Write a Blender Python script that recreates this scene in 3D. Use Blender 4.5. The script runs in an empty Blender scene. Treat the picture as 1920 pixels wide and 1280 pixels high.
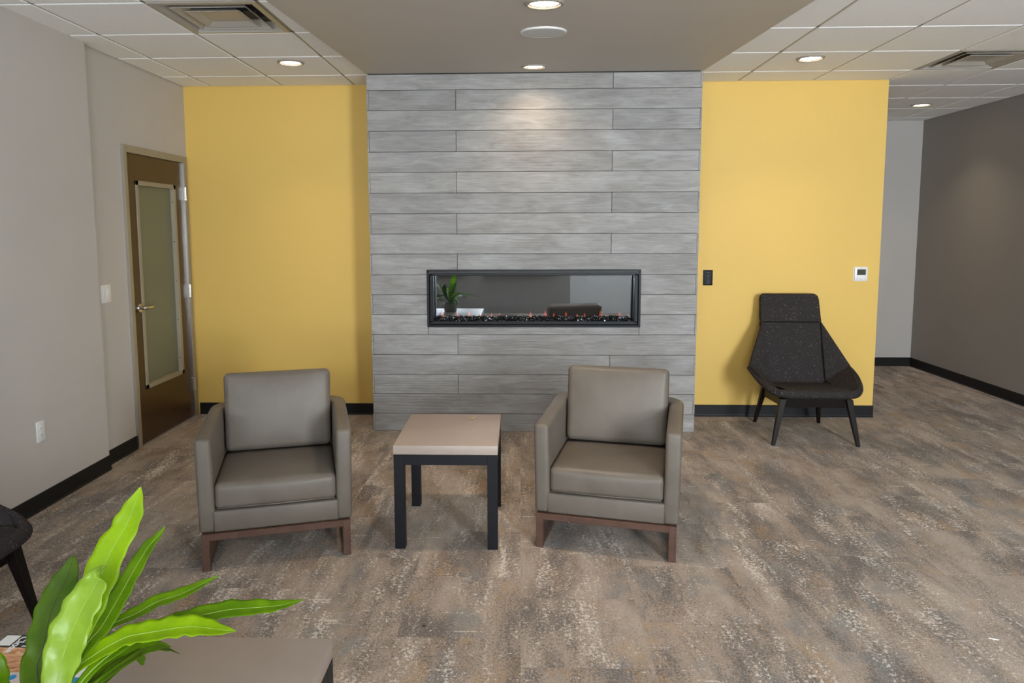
import bpy, bmesh, math, random
from mathutils import Vector, Matrix
random.seed(7)
R = math.radians
scene = bpy.context.scene
col = scene.collection

# ------------------------------------------------------------------ camera
F_PX, CX, CY = 1331.76, 933.88, 565.71
YAW, PITCH, ROLL, CAM_H = -0.0319, -0.1032, -0.0034, 1.631
cam_d = bpy.data.cameras.new('camera')
cam_d.sensor_fit = 'HORIZONTAL'
cam_d.sensor_width = 36.0
cam_d.lens = F_PX / 1920 * 36.0
cam_d.shift_x = (960 - CX) / 1920
cam_d.shift_y = (CY - 640) / 1920
cam_d.clip_start = 0.05
cam = bpy.data.objects.new('camera', cam_d)
col.objects.link(cam)
_r = Vector((math.cos(YAW), -math.sin(YAW), 0)); _h = Vector((math.sin(YAW), math.cos(YAW), 0)); _z = Vector((0, 0, 1))
_f = _h * math.cos(PITCH) + _z * math.sin(PITCH)
_d = _h * math.sin(PITCH) - _z * math.cos(PITCH)
_r2 = _r * math.cos(ROLL) - _d * math.sin(ROLL)
_d2 = _r * math.sin(ROLL) + _d * math.cos(ROLL)
m = Matrix((_r2, -_d2, -_f)).transposed().to_4x4()
m.translation = (0, 0, CAM_H)
cam.matrix_world = m
scene.camera = cam

# ------------------------------------------------------------------ world, daylight, exposure
world = bpy.data.worlds.new('sky'); scene.world = world
world.use_nodes = True
world.node_tree.nodes['Background'].inputs[0].default_value = (0.72, 0.84, 1.0, 1)
world.node_tree.nodes['Background'].inputs[1].default_value = 1.0
vs = scene.view_settings
vs.view_transform = 'Standard'; vs.look = 'None'; vs.exposure = -0.1; vs.gamma = 1.0; vs.use_curve_mapping = False
scene.cycles.use_denoising = True
scene.cycles.max_bounces = 8; scene.cycles.glossy_bounces = 3; scene.cycles.adaptive_threshold = 0.03; scene.cycles.use_light_tree = False

WINDOWS = [(-2.35, -1.05), (-0.70, 0.60), (2.25, 3.45)]     # x ranges of the glazing behind the camera
WZ0, WZ1, YB = 0.78, 2.62, -2.2
DAY = 200.0
for i, (a, b) in enumerate(WINDOWS):
    # (light from the sky, added upward fill that brightens the ceiling)
    for power, size_y, dy, z, tilt in ((DAY * (0.14, 0.5, 2.65)[i], WZ1 - WZ0, 0.40, (WZ0 + WZ1) / 2, 8), (DAY * (0.55, 0.5, 0.3)[i], 0.9, 0.75, WZ0 + 0.25, 42)):
        ld = bpy.data.lights.new('daylight_and_fill', 'AREA')
        ld.shape = 'RECTANGLE'; ld.size = b - a; ld.size_y = size_y
        ld.color = (0.87, 0.945, 1.0)
        ld.energy = power
        lo = bpy.data.objects.new('daylight_and_fill', ld); col.objects.link(lo)
        lo.location = ((a + b) / 2, YB - dy, z)
        lo.rotation_euler = (R(90 + tilt), 0, 0)
LAMP_WARM = (1.0, 0.77, 0.54)

# ------------------------------------------------------------------ helpers
def prop(o, label=None, cat=None, group=None, kind=None):
    if label: o['label'] = label
    if cat: o['category'] = cat
    if group: o['group'] = group
    if kind: o['kind'] = kind
    return o

def obj(name, bm, mat=None, parent=None, smooth=False, auto=None):
    me = bpy.data.meshes.new(name)
    bmesh.ops.recalc_face_normals(bm, faces=bm.faces)
    bm.to_mesh(me); bm.free()
    if mat: me.materials.append(mat)
    if smooth or auto:
        for p in me.polygons: p.use_smooth = True
    if auto:
        me.set_sharp_from_angle(angle=R(auto))
    o = bpy.data.objects.new(name, me); col.objects.link(o)
    if parent: o.parent = parent
    return o

def inst(name, me, parent, loc=(0, 0, 0), rot=(0, 0, 0)):
    o = bpy.data.objects.new(name, me); col.objects.link(o)
    o.location = loc; o.rotation_euler = rot; o.parent = parent
    return o

def empty(name, loc=(0, 0, 0), rz=0.0, rot=None):
    o = bpy.data.objects.new(name, None); col.objects.link(o)
    o.empty_display_size = 0.1
    o.location = loc; o.rotation_euler = rot if rot else (0, 0, rz)
    return o

def copy_tree(o, parent=None):
    c = o.copy(); col.objects.link(c); c.parent = parent
    for ch in list(o.children): copy_tree(ch, c)
    return c

def box(bm, x0, x1, y0, y1, z0, z1, bev=0.0, seg=2):
    vs_ = [bm.verts.new(p) for p in ((x0, y0, z0), (x1, y0, z0), (x1, y1, z0), (x0, y1, z0), (x0, y0, z1), (x1, y0, z1), (x1, y1, z1), (x0, y1, z1))]
    fs = [bm.faces.new([vs_[i] for i in f]) for f in ((3, 2, 1, 0), (4, 5, 6, 7), (0, 1, 5, 4), (1, 2, 6, 5), (2, 3, 7, 6), (3, 0, 4, 7))]
    if bev:
        es = set(e for f in fs for e in f.edges)
        bmesh.ops.bevel(bm, geom=list(es), offset=bev, segments=seg, affect='EDGES', profile=0.5)
    return bm

def B(*a, **k):
    return box(bmesh.new(), *a, **k)

def prism(bm, poly, z0, z1, bev=0.0, seg=2):
    lo = [bm.verts.new((x, y, z0)) for x, y in poly]; hi = [bm.verts.new((x, y, z1)) for x, y in poly]
    n = len(poly)
    fs = [bm.faces.new(list(reversed(lo))), bm.faces.new(hi)]
    for i in range(n): fs.append(bm.faces.new((lo[i], lo[(i + 1) % n], hi[(i + 1) % n], hi[i])))
    if bev:
        es = set(fs[1].edges) | set(fs[0].edges)
        bmesh.ops.bevel(bm, geom=list(es), offset=bev, segments=seg, affect='EDGES', profile=0.5)
    return bm

def hexa(bm, bot, top, bev=0.0):
    """bot/top: four corner points each, same order"""
    a = [bm.verts.new(p) for p in bot]; b = [bm.verts.new(p) for p in top]
    fs = [bm.faces.new(a[::-1]), bm.faces.new(b)] + [bm.faces.new((a[i], a[(i + 1) % 4], b[(i + 1) % 4], b[i])) for i in range(4)]
    if bev:
        es = set(e for f in fs for e in f.edges)
        bmesh.ops.bevel(bm, geom=list(es), offset=bev, segments=2, affect='EDGES', profile=0.5)
    return bm

def lathe(bm, prof, n=40, M=Matrix.Identity(4), cap0=False, cap1=False):
    rings = []
    for r, z in prof:
        rings.append([bm.verts.new(M @ Vector((r * math.cos(2 * math.pi * i / n), r * math.sin(2 * math.pi * i / n), z))) for i in range(n)])
    for a, b in zip(rings[:-1], rings[1:]):
        for i in range(n): bm.faces.new((a[i], a[(i + 1) % n], b[(i + 1) % n], b[i]))
    if cap0: bm.faces.new(rings[0][::-1])
    if cap1: bm.faces.new(rings[-1])
    return bm

def tube(bm, pts, rad, n=8):
    pts = [Vector(p) for p in pts]; rings = []
    rr = rad if isinstance(rad, (list, tuple)) else [rad] * len(pts)
    for i, p in enumerate(pts):
        t = (pts[min(i + 1, len(pts) - 1)] - pts[max(i - 1, 0)]).normalized()
        a = t.orthogonal().normalized() if i == 0 else (u - t * u.dot(t)).normalized()
        u = a; b = t.cross(a)
        rings.append([bm.verts.new(p + (a * math.cos(2 * math.pi * k / n) + b * math.sin(2 * math.pi * k / n)) * rr[i]) for k in range(n)])
    for a, b in zip(rings[:-1], rings[1:]):
        for i in range(n): bm.faces.new((a[i], a[(i + 1) % n], b[(i + 1) % n], b[i]))
    bm.faces.new(rings[0][::-1]); bm.faces.new(rings[-1])
    return bm

def rbox(hx, hy, hz, r, fn=None, seg=4, mid=6):
    """soft box: rounded edges, optional displacement fn(p)->p ; centred at origin"""
    def ticks(h):
        t = [-h + r * (1 - math.cos(math.pi / 2 * i / seg)) for i in range(seg + 1)] if False else [-h + r * i / seg for i in range(seg + 1)]
        t += [-(h - r) + 2 * (h - r) * i / mid for i in range(1, mid)]
        t += [h - r + r * i / seg for i in range(seg + 1)]
        return t
    T = [ticks(hx), ticks(hy), ticks(hz)]; H = (hx, hy, hz)
    bm = bmesh.new(); cache = {}
    def v(p):
        k = tuple(round(c, 5) for c in p)
        if k not in cache:
            inner = [max(-(H[i] - r), min(H[i] - r, p[i])) for i in range(3)]
            d = Vector(p) - Vector(inner)
            q = Vector(inner) + (d.normalized() * r if d.length > 1e-9 else d)
            if fn: q = Vector(fn(q))
            cache[k] = bm.verts.new(q)
        return cache[k]
    for ax in range(3):
        a, b = (ax + 1) % 3, (ax + 2) % 3
        for s in (-1, 1):
            for i in range(len(T[a]) - 1):
                for j in range(len(T[b]) - 1):
                    q = []
                    for (ii, jj) in ((i, j), (i + 1, j), (i + 1, j + 1), (i, j + 1)):
                        p = [0, 0, 0]; p[ax] = s * H[ax]; p[a] = T[a][ii]; p[b] = T[b][jj]; q.append(v(p))
                    try: bm.faces.new(q)
                    except ValueError: pass
    return bm

def catmull(P, n):
    out = []
    for i in range(len(P) - 1):
        p0, p1, p2, p3 = P[max(i - 1, 0)], P[i], P[i + 1], P[min(i + 2, len(P) - 1)]
        for k in range(n):
            t = k / n
            out.append(tuple(0.5 * ((2 * b) + (-a + c) * t + (2 * a - 5 * b + 4 * c - d) * t * t + (-a + 3 * b - 3 * c + d) * t ** 3) for a, b, c, d in zip(p0, p1, p2, p3)))
    out.append(tuple(P[-1])); return out

# ------------------------------------------------------------------ materials
def nm(name):
    mt = bpy.data.materials.new(name); mt.use_nodes = True
    nt = mt.node_tree; return mt, nt, nt.nodes['Principled BSDF']

def N(nt, t, **kw):
    n = nt.nodes.new(t)
    for k, v in kw.items():
        if k.startswith('i_'):
            n.inputs[int(k[2:]) if k[2:].isdigit() else k[2:].replace('_', ' ')].default_value = v
        else: setattr(n, k, v)
    return n

def ramp(nt, fac, stops, interp='LINEAR'):
    n = nt.nodes.new('ShaderNodeValToRGB'); cr = n.color_ramp; cr.interpolation = interp
    while len(cr.elements) < len(stops): cr.elements.new(0.5)
    for e, (p, c) in zip(cr.elements, stops):
        e.position = p; e.color = (*c, 1) if len(c) == 3 else c
    nt.links.new(fac, n.inputs[0]); return n

def mix(nt, fac, a, b, mode='MIX'):
    n = nt.nodes.new('ShaderNodeMix'); n.data_type = 'RGBA'; n.blend_type = mode
    for i, s in ((0, fac), (6, a), (7, b)):
        if hasattr(s, 'links'): nt.links.new(s, n.inputs[i])
        elif i == 0: n.inputs[0].default_value = s
        else: n.inputs[i].default_value = (*s, 1)
    return n.outputs[2]

def math_(nt, op, a, b=None, c=None):
    n = nt.nodes.new('ShaderNodeMath'); n.operation = op
    for i, s in enumerate((a, b, c)):
        if s is None: continue
        if hasattr(s, 'links'): nt.links.new(s, n.inputs[i])
        else: n.inputs[i].default_value = s
    return n.outputs[0]

def coords(nt, scale=(1, 1, 1), kind='Object', rnd=False, rot=(0, 0, 0)):
    tc = nt.nodes.new('ShaderNodeTexCoord'); src = tc.outputs[kind]
    if rnd:
        oi = nt.nodes.new('ShaderNodeObjectInfo')
        ml = nt.nodes.new('ShaderNodeVectorMath'); ml.operation = 'MULTIPLY_ADD'
        cb = nt.nodes.new('ShaderNodeCombineXYZ')
        for i, k in enumerate((37.0, 91.0, 53.0)):
            nt.links.new(math_(nt, 'MULTIPLY', oi.outputs['Random'], k), cb.inputs[i])
        nt.links.new(src, ml.inputs[0]); ml.inputs[1].default_value = (1, 1, 1); nt.links.new(cb.outputs[0], ml.inputs[2])
        src = ml.outputs[0]
    mp = nt.nodes.new('ShaderNodeMapping'); mp.inputs['Scale'].default_value = scale; mp.inputs['Rotation'].default_value = rot
    nt.links.new(src, mp.inputs[0]); return mp.outputs[0]

def noise(nt, vec, scale, detail=3, rough=0.55, dist=0.0):
    n = N(nt, 'ShaderNodeTexNoise'); n.inputs['Scale'].default_value = scale; n.inputs['Detail'].default_value = detail
    n.inputs['Roughness'].default_value = rough; n.inputs['Distortion'].default_value = dist
    nt.links.new(vec, n.inputs['Vector']); return n.outputs['Fac']

def bump(nt, bsdf, h, strength, dist=0.01):
    b = nt.nodes.new('ShaderNodeBump'); b.inputs['Strength'].default_value = strength; b.inputs['Distance'].default_value = dist
    nt.links.new(h, b.inputs['Height']); nt.links.new(b.outputs[0], bsdf.inputs['Normal'])

def simple(name, c, rough=0.5, metal=0.0, spec=0.5, var=0.0, vscale=8.0, bs=0.0, bscale=60.0, coat=0.0):
    mt, nt, b = nm(name)
    b.inputs['Base Color'].default_value = (*c, 1); b.inputs['Roughness'].default_value = rough
    b.inputs['Metallic'].default_value = metal; b.inputs['Specular IOR Level'].default_value = spec
    if coat: b.inputs['Coat Weight'].default_value = coat
    v = coords(nt)
    if var:
        f = noise(nt, v, vscale, 4)
        r = ramp(nt, f, [(0.3, tuple(x * (1 - var) for x in c)), (0.7, tuple(min(1, x * (1 + var)) for x in c))])
        nt.links.new(r.outputs[0], b.inputs['Base Color'])
    if bs: bump(nt, b, noise(nt, v, bscale, 2), bs, 0.003)
    return mt

def emit(name, c, s):
    mt, nt, b = nm(name)
    b.inputs['Base Color'].default_value = (*c, 1)
    b.inputs['Emission Color'].default_value = (*c, 1); b.inputs['Emission Strength'].default_value = s; mt.cycles.emission_sampling = 'NONE'
    return mt

M = {}
M['wall_taupe'] = simple('wall_taupe', (0.535, 0.50, 0.46), 0.75, var=0.02, vscale=2, bs=0.08, bscale=220)
M['wall_dark'] = simple('wall_dark_taupe', (0.27, 0.25, 0.23), 0.7, var=0.02, vscale=2, bs=0.08, bscale=220)
M['wall_grey'] = simple('wall_warm_grey', (0.46, 0.44, 0.42), 0.7, var=0.02, vscale=2, bs=0.08, bscale=220)
M['wall_yellow'] = simple('wall_yellow', (0.715, 0.475, 0.115), 0.6, var=0.015, vscale=2, bs=0.08, bscale=220)
M['soffit'] = simple('soffit_paint', (0.55, 0.51, 0.455), 0.65, var=0.02, vscale=2, bs=0.05, bscale=200)
M['wall_outer'] = simple('wall_pale', (0.62, 0.62, 0.62), 0.8)
M['tbar'] = simple('ceiling_grid_paint', (0.40, 0.355, 0.27), 0.5)
M['base_black'] = simple('rubber_base_black', (0.008, 0.008, 0.009), 0.5, spec=0.3, var=0.1, vscale=6)
M['black_metal'] = simple('black_metal', (0.007, 0.0075, 0.010), 0.5, spec=0.25)
M['frame_black'] = simple('fireplace_black', (0.008, 0.009, 0.011), 0.42, spec=0.22)
M['firebox'] = simple('firebox_interior', (0.035, 0.038, 0.042), 0.5)
M['ember'] = simple('black_glass_media', (0.006, 0.006, 0.007), 0.18, spec=0.7)
M['door_wood'] = simple('dark_door_laminate', (0.062, 0.032, 0.0135), 0.33, var=0.12, vscale=3)
M['door_frame'] = simple('door_frame_paint', (0.33, 0.285, 0.205), 0.45)
M['steel'] = simple('brushed_steel', (0.62, 0.60, 0.57), 0.28, metal=1.0)
M['white_plastic'] = simple('white_plastic', (0.80, 0.79, 0.78), 0.35)
M['dark_slot'] = simple('dark_slot', (0.03, 0.03, 0.03), 0.5)
M['black_plastic'] = simple('black_plastic', (0.012, 0.012, 0.013), 0.5, spec=0.2)
M['faint_mark'] = simple('faint_mark', (0.08, 0.1, 0.1), 0.5)
M['lcd'] = simple('lcd_screen', (0.045, 0.055, 0.035), 0.25)
M['grey_mark'] = simple('grey_button', (0.52, 0.53, 0.58), 0.5)
M['trim_white'] = simple('light_trim_white', (0.33, 0.30, 0.26), 0.5)
M['speaker'] = simple('speaker_grille', (0.62, 0.62, 0.62), 0.6, bs=0.3, bscale=900)
M['diffuser'] = simple('diffuser_paint', (0.40, 0.37, 0.325), 0.3)
M['duct'] = simple('duct_dark', (0.05, 0.052, 0.055), 0.5)
M['lamp'] = emit('lamp_lens', (1.0, 0.86, 0.66), 14.0)
M['flame'] = emit('flame_glow', (1.0, 0.14, 0.05), 0.9)
M['concrete_top'] = simple('table_concrete', (0.345, 0.28, 0.24), 0.45, var=0.06, vscale=5, bs=0.03, bscale=120)
M['walnut'] = None
M['gold_leaf'] = simple('dried_leaf', (0.55, 0.42, 0.2), 0.5)
M['paper'] = simple('paper_white', (0.8, 0.79, 0.77), 0.6)
M['pot'] = simple('pot_ceramic', (0.20, 0.19, 0.18), 0.4)
M['soil'] = simple('soil', (0.03, 0.022, 0.015), 0.9, bs=0.6, bscale=60)
M['espresso'] = simple('espresso_wood', (0.008, 0.0055, 0.005), 0.42, spec=0.22)
M['window_frame'] = simple('window_frame_aluminium', (0.55, 0.55, 0.55), 0.4, metal=0.5)

def m_walnut():
    mt, nt, b = nm('walnut_wood')
    v = coords(nt, (3, 3, 30), rot=(0, R(0), 0))
    f = noise(nt, coords(nt, (14, 60, 14)), 1.5, 5, 0.6, 0.6)
    r = ramp(nt, f, [(0.25, (0.055, 0.026, 0.017)), (0.6, (0.092, 0.046, 0.031)), (0.85, (0.118, 0.063, 0.044))])
    nt.links.new(r.outputs[0], b.inputs['Base Color']); b.inputs['Roughness'].default_value = 0.45
    return mt
M['walnut'] = m_walnut()

def m_leather():
    mt, nt, b = nm('taupe_leather')
    v = coords(nt)
    f = noise(nt, v, 4.0, 5, 0.6)
    r = ramp(nt, f, [(0.3, (0.112, 0.095, 0.077)), (0.7, (0.148, 0.127, 0.105))])
    nt.links.new(r.outputs[0], b.inputs['Base Color'])
    b.inputs['Roughness'].default_value = 0.42; b.inputs['Specular IOR Level'].default_value = 0.30
    vo = N(nt, 'ShaderNodeTexVoronoi'); vo.inputs['Scale'].default_value = 420; nt.links.new(v, vo.inputs['Vector'])
    h = math_(nt, 'ADD', math_(nt, 'MULTIPLY', vo.outputs['Distance'], 0.12), noise(nt, v, 11.0, 3, 0.5))
    bump(nt, b, h, 0.22, 0.006)
    return mt
M['leather'] = m_leather()

def m_fabric():
    mt, nt, b = nm('charcoal_flecked_fabric')
    v = coords(nt, (1, 1, 1))
    # short pale vertical dashes
    d = noise(nt, coords(nt, (190, 190, 55)), 1.0, 1, 0.4)
    w = noise(nt, v, 9.0, 2)
    dash = math_(nt, 'GREATER_THAN', math_(nt, 'MULTIPLY_ADD', w, 0.16, d), 0.79)
    g = noise(nt, coords(nt, (500, 500, 200)), 1.0, 2)
    r = ramp(nt, g, [(0.3, (0.019, 0.0158, 0.016)), (0.7, (0.034, 0.029, 0.0295))])
    c = mix(nt, dash, r.outputs[0], (0.17, 0.155, 0.14))
    nt.links.new(c, b.inputs['Base Color']); b.inputs['Roughness'].default_value = 0.85
    b.inputs['Specular IOR Level'].default_value = 0.2
    bump(nt, b, g, 0.15, 0.002)
    return mt
M['fabric'] = m_fabric()

def m_plank():
    mt, nt, b = nm('board_formed_concrete')
    f = noise(nt, coords(nt, (1.6, 1, 7), rnd=True), 2.2, 6, 0.6, 0.8)
    r = ramp(nt, f, [(0.25, (0.222, 0.213, 0.20)), (0.5, (0.295, 0.286, 0.274)), (0.62, (0.328, 0.32, 0.31)), (0.78, (0.42, 0.416, 0.41))])
    oi = nt.nodes.new('ShaderNodeObjectInfo')
    tone = ramp(nt, oi.outputs['Random'], [(0, (0.90, 0.90, 0.91)), (1, (1.06, 1.06, 1.06))])
    c = mix(nt, 1.0, r.outputs[0], tone.outputs[0], 'MULTIPLY')
    cl = noise(nt, coords(nt, (1.2, 1, 3), rnd=True), 1.8, 4, 0.55, 0.4)
    c = mix(nt, ramp(nt, cl, [(0.52, (0, 0, 0)), (0.75, (0.6, 0.6, 0.6))]).outputs[0], c, (0.42, 0.42, 0.42))
    gr = noise(nt, coords(nt, (2.2, 1, 46), rnd=True), 2.0, 4, 0.65, 1.2)
    c = mix(nt, 0.55, c, ramp(nt, gr, [(0.36, (0.74, 0.74, 0.745)), (0.5, (1.0, 1.0, 1.0)), (0.66, (1.16, 1.16, 1.16))]).outputs[0], 'MULTIPLY')
    pit = N(nt, 'ShaderNodeTexVoronoi'); pit.inputs['Scale'].default_value = 26
    nt.links.new(coords(nt, (1, 1, 1.6), rnd=True), pit.inputs['Vector'])
    pm = math_(nt, 'LESS_THAN', pit.outputs['Distance'], 0.05)
    c = mix(nt, math_(nt, 'MULTIPLY', pm, 0.5), c, (0.12, 0.115, 0.11))
    nt.links.new(c, b.inputs['Base Color']); b.inputs['Roughness'].default_value = 0.72
    wv = N(nt, 'ShaderNodeTexWave'); wv.wave_type = 'BANDS'; wv.bands_direction = 'Z'
    wv.inputs['Scale'].default_value = 14; wv.inputs['Distortion'].default_value = 9; wv.inputs['Detail'].default_value = 3
    wv.inputs['Detail Scale'].default_value = 0.35
    nt.links.new(coords(nt, (0.35, 1, 1), rnd=True), wv.inputs['Vector'])
    gate = ramp(nt, noise(nt, coords(nt, (1, 1, 2), rnd=True), 1.7, 2), [(0.42, (0, 0, 0)), (0.62, (1, 1, 1))])
    h = math_(nt, 'ADD', math_(nt, 'MULTIPLY', wv.outputs['Fac'], gate.outputs[0]), math_(nt, 'MULTIPLY', f, 0.8))
    bump(nt, b, h, 0.35, 0.004)
    return mt
M['plank'] = m_plank()

def m_tile():
    mt, nt, b = nm('ceiling_tile_mineral')
    v = coords(nt, kind='Object', rnd=True)
    f = noise(nt, v, 160, 2, 0.7)
    r = ramp(nt, f, [(0.35, (0.87, 0.87, 0.87)), (0.6, (0.94, 0.94, 0.94))])
    nt.links.new(r.outputs[0], b.inputs['Base Color']); b.inputs['Roughness'].default_value = 0.9
    bump(nt, b, f, 0.25, 0.002)
    return mt
M['tile'] = m_tile()

def m_carpet():
    mt, nt, b = nm('carpet_tile_pattern')
    tc = nt.nodes.new('ShaderNodeTexCoord'); sp = nt.nodes.new('ShaderNodeSeparateXYZ')
    nt.links.new(tc.outputs['Object'], sp.inputs[0])
    x, y = sp.outputs[0], sp.outputs[1]
    CW, CL = 0.50, 0.50
    fx = math_(nt, 'DIVIDE', x, CW); ix = math_(nt, 'FLOOR', fx)
    fy = math_(nt, 'ADD', math_(nt, 'DIVIDE', y, CL), math_(nt, 'MULTIPLY', ix, 0.37)); iy = math_(nt, 'FLOOR', fy)
    cc = nt.nodes.new('ShaderNodeCombineXYZ'); nt.links.new(ix, cc.inputs[0]); nt.links.new(iy, cc.inputs[1])
    wn = nt.nodes.new('ShaderNodeTexWhiteNoise'); wn.noise_dimensions = '3D'; nt.links.new(cc.outputs[0], wn.inputs['Vector'])
    off = nt.nodes.new('ShaderNodeVectorMath'); off.operation = 'MULTIPLY_ADD'
    nt.links.new(wn.outputs['Color'], off.inputs[0]); off.inputs[1].default_value = (0.22, 0.3, 0.55); nt.links.new(tc.outputs['Object'], off.inputs[2])
    cellv = off.outputs[0]
    def mp(src, s):
        k = nt.nodes.new('ShaderNodeMapping'); k.inputs['Scale'].default_value = s; nt.links.new(src, k.inputs[0]); return k.outputs[0]
    patch = noise(nt, mp(cellv, (3.6, 1.25, 1)), 1.25, 5, 0.68, 0.25)
    long_ = noise(nt, mp(tc.outputs['Object'], (3.2, 0.8, 1)), 1.0, 4, 0.65, 0.3)
    p = math_(nt, 'ADD', math_(nt, 'MULTIPLY', patch, 0.72), math_(nt, 'MULTIPLY', long_, 0.28))
    spk = noise(nt, mp(tc.outputs['Object'], (1, 0.85, 1)), 95, 3, 0.85)
    spc = math_(nt, 'SUBTRACT', spk, 0.5)
    pp = math_(nt, 'ADD', p, math_(nt, 'MULTIPLY', spc, 0.62))
    base = ramp(nt, pp, [(0.40, (0.150, 0.130, 0.119)), (0.455, (0.225, 0.195, 0.174)), (0.49, (0.315, 0.266, 0.228)), (0.56, (0.385, 0.323, 0.274)), (0.64, (0.44, 0.39, 0.345))])
    t1 = noise(nt, mp(cellv, (2.6, 1.5, 1)), 1.7, 4, 0.7)
    o1 = ramp(nt, math_(nt, 'MULTIPLY_ADD', spc, 0.6, t1), [(0.56, (0, 0, 0)), (0.66, (0.55, 0.55, 0.55))])
    c = mix(nt, o1.outputs[0], base.outputs[0], (0.40, 0.275, 0.155))
    t2 = noise(nt, mp(cellv, (2.4, 1.6, 3)), 2.1, 4, 0.7)
    o2 = ramp(nt, math_(nt, 'MULTIPLY_ADD', spc, 0.6, t2), [(0.56, (0, 0, 0)), (0.66, (0.65, 0.65, 0.65))])
    c = mix(nt, o2.outputs[0], c, (0.215, 0.228, 0.235))
    # pale streaks along the run of the carpet
    spk2 = math_(nt, 'SUBTRACT', noise(nt, mp(tc.outputs['Object'], (1, 1, 1)), 62, 4, 0.85), 0.5)
    st = noise(nt, mp(cellv, (7.5, 1.5, 1)), 1.0, 5, 0.72, 0.3)
    s1 = ramp(nt, math_(nt, 'MULTIPLY_ADD', spk2, 1.25, st), [(0.615, (0, 0, 0)), (0.675, (1, 1, 1))])
    c = mix(nt, s1.outputs[0], c, (0.68, 0.645, 0.60))
    # short pale cross dashes
    st2 = noise(nt, mp(cellv, (3.2, 26, 1)), 1.0, 3, 0.7)
    s2 = ramp(nt, math_(nt, 'MULTIPLY_ADD', spk2, 0.8, st2), [(0.685, (0, 0, 0)), (0.73, (0.9, 0.9, 0.9))])
    c = mix(nt, s2.outputs[0], c, (0.68, 0.65, 0.61))
    pile = ramp(nt, noise(nt, mp(tc.outputs['Object'], (1, 1, 1)), 240, 2, 0.8), [(0.3, (0.55, 0.55, 0.55)), (0.7, (1.4, 1.4, 1.4))])
    c = mix(nt, 1.0, c, pile.outputs[0], 'MULTIPLY')
    c = mix(nt, 1.0, c, (0.95, 0.895, 0.835), 'MULTIPLY')
    nt.links.new(c, b.inputs['Base Color']); b.inputs['Roughness'].default_value = 0.95
    b.inputs['Specular IOR Level'].default_value = 0.15; b.inputs['Sheen Weight'].default_value = 0.1
    bump(nt, b, spk, 0.5, 0.006)
    return mt
M['carpet'] = m_carpet()

def m_glass(name, refl, tint=(1, 1, 1), rough=0.01, gcol=(1, 1, 1)):
    mt = bpy.data.materials.new(name); mt.use_nodes = True; nt = mt.node_tree
    nt.nodes.remove(nt.nodes['Principled BSDF']); out = nt.nodes['Material Output']
    tr = N(nt, 'ShaderNodeBsdfTransparent'); tr.inputs[0].default_value = (*tint, 1)
    gl = N(nt, 'ShaderNodeBsdfGlossy'); gl.inputs['Roughness'].default_value = rough; gl.inputs['Color'].default_value = (*gcol, 1)
    mx = N(nt, 'ShaderNodeMixShader'); mx.inputs[0].default_value = refl
    nt.links.new(tr.outputs[0], mx.inputs[1]); nt.links.new(gl.outputs[0], mx.inputs[2]); nt.links.new(mx.outputs[0], out.inputs[0])
    return mt
M['window_glass'] = m_glass('window_glass', 0.06)
M['fire_glass'] = m_glass('fireplace_glass', 0.42, (0.85, 0.87, 0.9), 0.01, (0.88, 0.95, 1.0))
M['frosted'] = simple('frosted_glass', (0.17, 0.18, 0.125), 0.30, spec=0.4)

def m_leaf(name, a, b_, tr=0.45, spec=0.22, rough=0.34):
    mt, nt, b = nm(name); out = nt.nodes['Material Output']
    f = noise(nt, coords(nt, (1, 1, 1)), 14, 4, 0.6)
    r = ramp(nt, f, [(0.3, a), (0.7, b_)])
    nt.links.new(r.outputs[0], b.inputs['Base Color'])
    b.inputs['Roughness'].default_value = rough; b.inputs['Specular IOR Level'].default_value = spec
    t = N(nt, 'ShaderNodeBsdfTranslucent')
    br = mix(nt, 1.0, r.outputs[0], (1.5, 1.6, 0.9), 'MULTIPLY'); nt.links.new(br, t.inputs[0])
    mx = N(nt, 'ShaderNodeMixShader'); mx.inputs[0].default_value = tr
    nt.links.new(b.outputs[0], mx.inputs[1]); nt.links.new(t.outputs[0], mx.inputs[2]); nt.links.new(mx.outputs[0], out.inputs[0])
    bump(nt, b, noise(nt, coords(nt), 40, 2), 0.2, 0.003)
    return mt
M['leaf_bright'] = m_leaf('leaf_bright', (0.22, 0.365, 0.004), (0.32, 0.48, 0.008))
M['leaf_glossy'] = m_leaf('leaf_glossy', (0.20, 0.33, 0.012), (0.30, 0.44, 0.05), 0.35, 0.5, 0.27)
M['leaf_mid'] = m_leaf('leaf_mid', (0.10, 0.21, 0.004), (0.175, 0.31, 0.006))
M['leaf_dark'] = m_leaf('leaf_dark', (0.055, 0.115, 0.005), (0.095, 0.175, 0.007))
M['rib_pale'] = simple('leaf_rib_pale', (0.24, 0.37, 0.07), 0.45)
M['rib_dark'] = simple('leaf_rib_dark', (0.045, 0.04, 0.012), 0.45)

# ------------------------------------------------------------------ the room
YW, YF = 6.0958, 5.6003                    # yellow wall / fireplace face
XFL, XFR = -1.1938, 1.3878                 # fireplace sides
XD, XF_, YJ = -2.8639, -2.8057, 4.6286     # door wall, nearer part of left wall, jog
XYR, YC, XR = 3.0294, 8.4102, 4.5916       # right end of yellow wall, corridor end, right wall
ZC, ZS = 2.8323, 2.8187
HB = 0.1016
WT = 0.15

prop(obj('floor', B(XD - WT, XR + WT, YB - 0.2, YC + WT, -0.1, 0.0), M['carpet']), 'mottled taupe, grey and ochre carpet with pale streaks', kind='structure')
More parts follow.
